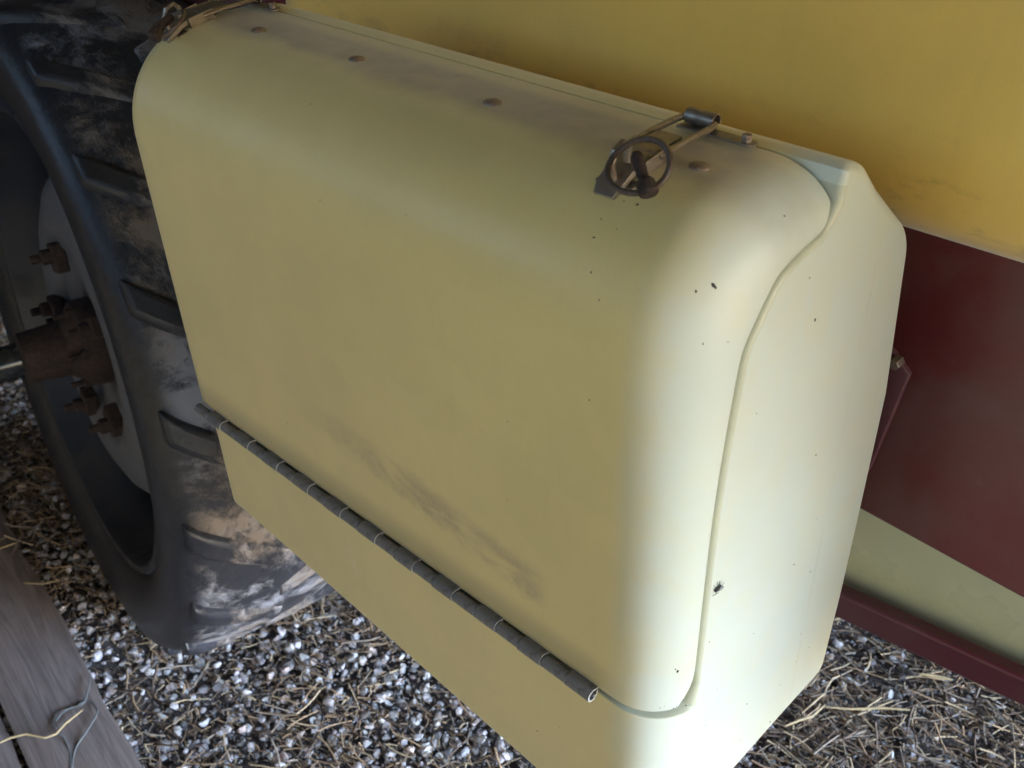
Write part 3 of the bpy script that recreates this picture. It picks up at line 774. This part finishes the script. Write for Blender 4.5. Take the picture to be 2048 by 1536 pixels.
# ------------------------------------------------------------------ draw latches
def latch(x, label, ring_angle=0):
    t = empty("draw_latch", (x, 0, 0), label=label, cat="latch", group="draw latches along the lid's back edge")
    # lever: folded channel lying over the shoulder of the lid
    path = [(.0, .041, .9760), (.0, .046, .9810), (.0, .056, .9875), (.0, .070, .9920), (.0, .088, .9940), (.0, .104, .9945)]
    w = [.0068, .0088, .0095, .0095, .0092, .0088]; vs = []; fs = []
    for i, p in enumerate(path):
        a, b = Vector(path[max(i-1, 0)]), Vector(path[min(i+1, len(path)-1)]); tt = (b-a).normalized(); nn = Vector((1, 0, 0)).cross(tt)
        for (sx, hh) in ((-1, -.004), (-1, 0), (1, 0), (1, -.004), (.86, -.004), (.86, -.0012), (-.86, -.0012), (-.86, -.004)):
            vs.append(Vector(p)+Vector((sx*w[i], 0, 0))+nn*hh)
    for i in range(len(path)-1):
        for k in range(8): l = (k+1) % 8; fs.append((i*8+k, i*8+l, i*8+8+l, i*8+8+k))
    fs += [tuple(range(8)), tuple(range(len(path)*8-8, len(path)*8))[::-1]]
    MB().add(vs, fs).build("lever", M_steel, t, bevel=.0004, angle=40)
    mb = MB(); mb.box((0, .070, .9835), (.0265, .040, .0014), Matrix.Rotation(R(14), 3, 'X'))
    for s_ in (-1, 1): mb.box((s_*.0122, .075, .9885), (.0013, .024, .010), Matrix.Rotation(R(10), 3, 'X'))
    mb.build("base_plate", M_steel, t, bevel=.0003)
    MB().tube([(-.0125, .077, .9915), (.0125, .077, .9915)], .0018, 10).build("pivot_pin", M_steel, t)
    # wire bail
    bl = [(-.0118, .077, .9910), (-.0126, .082, .9915), (-.0130, .100, .9930), (-.0130, .126, .9935), (-.0116, .1325, .9938), (-.008, .1350, .9938), (.008, .1350, .9938), (.0116, .1325, .9938), (.0130, .126, .9935), (.0130, .100, .9930), (.0126, .082, .9915), (.0118, .077, .9910)]
    MB().tube(bl, .0021, 10).build("wire_bail", M_steel, t)
    # rolled keeper
    pr = []; th = .0011
    for a in np.linspace(-30, 235, 16): pr.append((.1365+.0046*math.cos(R(a)), 0.9940+.0046*math.sin(R(a))))
    pr += [(.140, .9905), (.152, .9835)] if False else []
    mb = MB(); a_ = np.array(pr); tt = np.gradient(a_, axis=0); tt /= np.linalg.norm(tt, axis=1)[:, None]; nn = np.c_[-tt[:, 1], tt[:, 0]]
    loop = [tuple(p+q*th/2) for p, q in zip(a_, nn)]+[tuple(p-q*th/2) for p, q in zip(a_[::-1], nn[::-1])]; k = len(loop); h = k//2
    for xx in (-.0105, .0105): mb.v += [(xx, y, z) for y, z in loop]
    for i in range(k): mb.f.append((i, (i+1) % k, k+(i+1) % k, k+i))
    for b in (0, k):
        for i in range(h-1): mb.f.append((b+i, b+i+1, b+k-2-i, b+k-1-i))
    mb.build("keeper_hook", M_steel, t, bevel=.0003)
    mb = MB(); mb.box((.012, .1325, .9885), (.050, .010, .0016)); mb.box((0, .1375, .9900), (.020, .0016, .006))
    mb.lathe([(0, .0008), (.005, .0008), (.005, -.0008), (0, -.0008)], 20, 'Z', c=(.037, .1325, .9885))
    mb.build("keeper_plate", M_steel, t, bevel=.0004)
    mb = MB(); mb.lathe([(0, .0048), (.0028, .0048), (.0034, .0040), (.0034, .0)], 6, 'Z', c=(.035, .1325, .989)); mb.build("screw", M_rivet, t, bevel=.0003)
    # staple through the lever that takes the pin
    st = [(.001, .0500, .983), (.001, .0470, .993), (.001, .0500, 1.000), (.001, .0575, 1.003), (.001, .0620, .999), (.001, .0615, .990)]
    MB().tube(st, .0021, 8, flat=1.2).build("staple", M_steel, t)
    return t
LX = -.0395
latch(LX, "metal draw latch with wire bail on the near end of the lid's back edge")
latch(LX-.484, "metal draw latch at the far end of the lid beside the tyre")
def lynch_pin(c, label, tilt=None, scale=1):
    # c: centre of the ring; local x right, y up in ring plane, z out
    t = empty("lynch_pin", c, label=label, cat="pin", group="rusty lynch pins in the latch staples")
    t.rotation_euler = tilt
    t.scale = (scale,)*3
    ring = []
    for a in np.linspace(0, 2*pi, 49)[:-1]:
        ring.append((.0212*math.cos(a), .0200*math.sin(a), -.001+.0012*math.sin(2*a)))
    MB().tube(ring, .0022, 10, closed=True).build("ring", M_ring, t)
    mb = MB(); mb.tube([(-.001, .0075, .0), (.0000, .004, .0022), (.0026, -.004, .0030), (.0050, -.013, .0022)], [.0040, .0047, .0042, .0036], 12)
    mb.tube([(.0052, -.0125, .0020), (.0062, -.0155, .0018), (.0082, -.0222, .0010), (.0086, -.0240, .0006)], [.0048, .0066, .0070, .0056], 10)
    mb.build("pin_shaft", M_rust, t, bevel=.0003, angle=40)
    return t
camfwd = Vector(tuple(b_)); upv = Vector(tuple(u_)); rv_ = Vector(tuple(r_))
nrm_out = Vector((.10, -.62, .78)).normalized()
xax = (Vector((1, 0, 0))-nrm_out*nrm_out.x).normalized(); xax = (xax*.93 + nrm_out.cross(xax)*(-.1)).normalized(); yax = nrm_out.cross(xax)
rotR = Matrix((xax, yax, nrm_out)).transposed().to_euler()
pc = CP+(M.T@np.array([(1276-cx)/F, (330-cy)/F, 1.]))*1.0
def on_plane(u, v, p0, nn):
    r = M.T@np.array([(u-cx)/F, (v-cy)/F, 1.]); return Vector(CP+r*(((np.array(p0)-CP)@np.array(nn))/(r@np.array(nn))))
pc = on_plane(1276, 331, (0, .042, .999), tuple(nrm_out))
lynch_pin(pc, "rusty lynch pin with round ring through the near latch", (Matrix((xax, yax, nrm_out)).transposed()@Matrix.Rotation(R(36), 3, 'Z')).to_euler(), .83)
n2 = Vector((-.15, -.42, .89)).normalized(); x2 = (Vector((1, 0, 0))-n2*n2.x).normalized(); y2 = n2.cross(x2)
lynch_pin(Vector((pc.x-.486, pc.y-.004, pc.z-.006)), "rusty lynch pin with ring through the far latch by the tyre", Matrix((x2, y2, n2)).transposed().to_euler(), .83)

# ------------------------------------------------------------------ tank
def tank():
    t = empty("liquid_tank", (0, .3, .87), label="big amber yellow plastic liquid tank filling the top behind the box", cat="tank")
    sec = round_poly([(.302, .860, .050), (.365, 1.75, .25), (1.25, 1.75, .25), (1.30, .872, .08)], 8)
    # add intermediate points on the face for a slight bulge
    S_ = np.array(sec); c = S_.mean(0); mbv = MB(); rings = []; n = len(S_)
    XL, XR = -.80, .72; rad = .10
    for side in (0, 1):
        seq = range(0, 91, 10)
        for tt in (list(seq)[::-1] if side == 0 else list(seq)):
            ct, st = math.cos(R(tt)), math.sin(R(tt)); k = rad*(1-ct)
            x = XL+rad-rad*st if side == 0 else XR-rad+rad*st
            T = np.roll(S_, -1, 0)-np.roll(S_, 1, 0); T /= np.linalg.norm(T, axis=1)[:, None]; Nn = np.c_[-T[:, 1], T[:, 0]]
            if ((c-S_)*Nn).sum() < 0: Nn = -Nn
            b = len(mbv.v); rings.append(b)
            mbv.v += [(x, p[0]-.3, p[1]-.87) for p in S_+Nn*min(k, .1)]
    for a, b in zip(rings[:-1], rings[1:]):
        for i in range(n): j = (i+1) % n; mbv.f.append((a+i, a+j, b+j, b+i))
    mbv.f.append(tuple(rings[0]+i for i in range(n))); mbv.f.append(tuple(rings[-1]+i for i in range(n)))
    o = mbv.build("tank_shell", M_tank, t, angle=40)
    # lid ring on top
    MB().lathe([(0, .06), (.14, .06), (.15, .05), (.15, .0)], 40, 'Z', c=(.6, .45, .88)).build("fill_cap", M_speck, t, angle=40)
    return t
tank()

# ------------------------------------------------------------------ red frame
frame = empty("machine_frame", (0, .38, .45), label="dark red painted steel frame with yellow strip, behind the box at right", cat="frame")
def beam(name, u0, v0, u1, v1, y, zlo, zhi, m, th=.012, x0=-1.3, x1=1.9):
    pass
def strip(name, pa, pb, y0, y1, za, zb, m, th, xr=(-1.25, .62), bev=.004, par=frame):
    """vertical plate whose plan line is horizontal; pa,pb = (x,y) at two points"""
    a = Vector((pa[0], pa[1], 0)); b = Vector((pb[0], pb[1], 0)); dd = (b-a).normalized()
    p = a+dd*((xr[0]-a.x)/dd.x); q = a+dd*((xr[1]-a.x)/dd.x); nn = Vector((-dd.y, dd.x, 0))
    vs = [(*((e+nn*o_).xy), z) for e in (p, q) for o_ in (0, th) for z in (za, zb)]
    vs = [(x, y-.38, z-.45) for x, y, z in vs]
    mb = MB(); mb.add(vs, [(0, 1, 3, 2), (4, 6, 7, 5), (0, 4, 5, 1), (2, 3, 7, 6), (0, 2, 6, 4), (1, 5, 7, 3)])
    return mb.build(name, m, par, bevel=bev, smooth=True, angle=30)
def pl(u, v, z): q = px_ground(u, v, z); return (q[0], q[1])
# upper beam: its lower edge at z = .55
strip("main_beam", pl(1720, 1020, .552), pl(2048, 1200, .552), 0, 0, .552, .868, M_red, .09)
# lower rail edges
e3a, e3b = pl(1680, 1240, .33), pl(2048, 1415, .33)
strip("lower_rail", e3a, e3b, 0, 0, .33, .368, M_redlow, .02)
strip("yellow_strip", (e3a[0], e3a[1]+.035), (e3b[0], e3b[1]+.035), 0, 0, .345, .60, M_pan, .02)
# mounting bracket behind the box with chamfered corner
bk = MB(); Y0 = .275
po = [(.0, .60), (.0, .80), (.047, .779), (.0625, .765), (.048, .662), (.03, .60)]
vs = [(x, .298-.38, z-.45) for x, z in po]+[(x, .304-.38, z-.45) for x, z in po]; k = len(po)
bk.add(vs, [tuple(range(k)), tuple(range(k, 2*k))[::-1]]+[(i, (i+1) % k, k+(i+1) % k, k+i) for i in range(k)])
bk.build("bracket", M_bracket, frame, bevel=.0008)
MB().lathe([(0, -.010), (.004, -.010), (.005, -.008), (.005, .0)], 6, 'Y', c=(.053, .296-.38, .776-.45)).build("bolt", M_steel, frame)

# ------------------------------------------------------------------ open shed, out of view, added to shape the light
roof = MB(); EX = 2.6; prof = []
nx = 120
for i in range(nx+1):
    y = -2.2+8.2*i/nx; z = 2.12+.02*math.cos(i*pi)
    prof.append((y, z))
vs = []
for x in (-7, EX): vs += [(x, y, z) for y, z in prof]
fs = [(i, i+1, nx+2+i, nx+1+i) for i in range(nx)]
ro = MB().add(vs, fs).build("added_shed_roof", M_added_roof, smooth=False); ro.modifiers.new("t", 'SOLIDIFY').thickness = .004  # unseen roof, added to keep skylight off the upper surfaces
tag(ro, kind='structure')
wl = MB().box((-5.2, 1.9, GZ+1.25), (.05, 8.0, 2.5)).build("added_shed_wall", M_added_shed, smooth=False); tag(wl, kind='structure')  # unseen wall, added to close off the sky on this side
wl2 = MB().box((-2.2, 5.6, GZ+1.25), (9.4, .05, 2.5)).build("added_shed_wall", M_added_shed, smooth=False); tag(wl2, kind='structure')
wl3 = MB().box((-1.65, -1.5, GZ+.79), (7.1, .05, 1.58)).build("added_shed_wall", M_bounce, smooth=False); tag(wl3, kind='structure')  # unseen wall behind the camera, added as a warm reflector
hd = MB(); hd.box((1.95, 1.62, 1.73), (.06, 7.9, .80)); hd.box((1.95, 3.9, .69), (.06, 3.3, 1.96)); tag(hd.build("added_shed_wall", M_added_shed, smooth=False), kind='structure')  # unseen door header and side panel, added to crop the low sun
p0 = MB().box((0, 0, 1.22), (.14, .14, 2.36)).build("added_shed_post", M_added_shed, bevel=.006)
for i, (x, y, lb) in enumerate(((2.5, -2.1, "timber post of the added open shed, front corner outside the picture"), (2.5, 5.4, "timber post of the added open shed, rear corner outside the picture"), (-2.5, -2.1, "timber post of the added open shed, front middle outside the picture"))):
    o = p0 if i == 0 else p0.copy()
    if i: COL.objects.link(o)
    o.location = (x, y, GZ); tag(o, lb, "post", "posts of the added open shed")
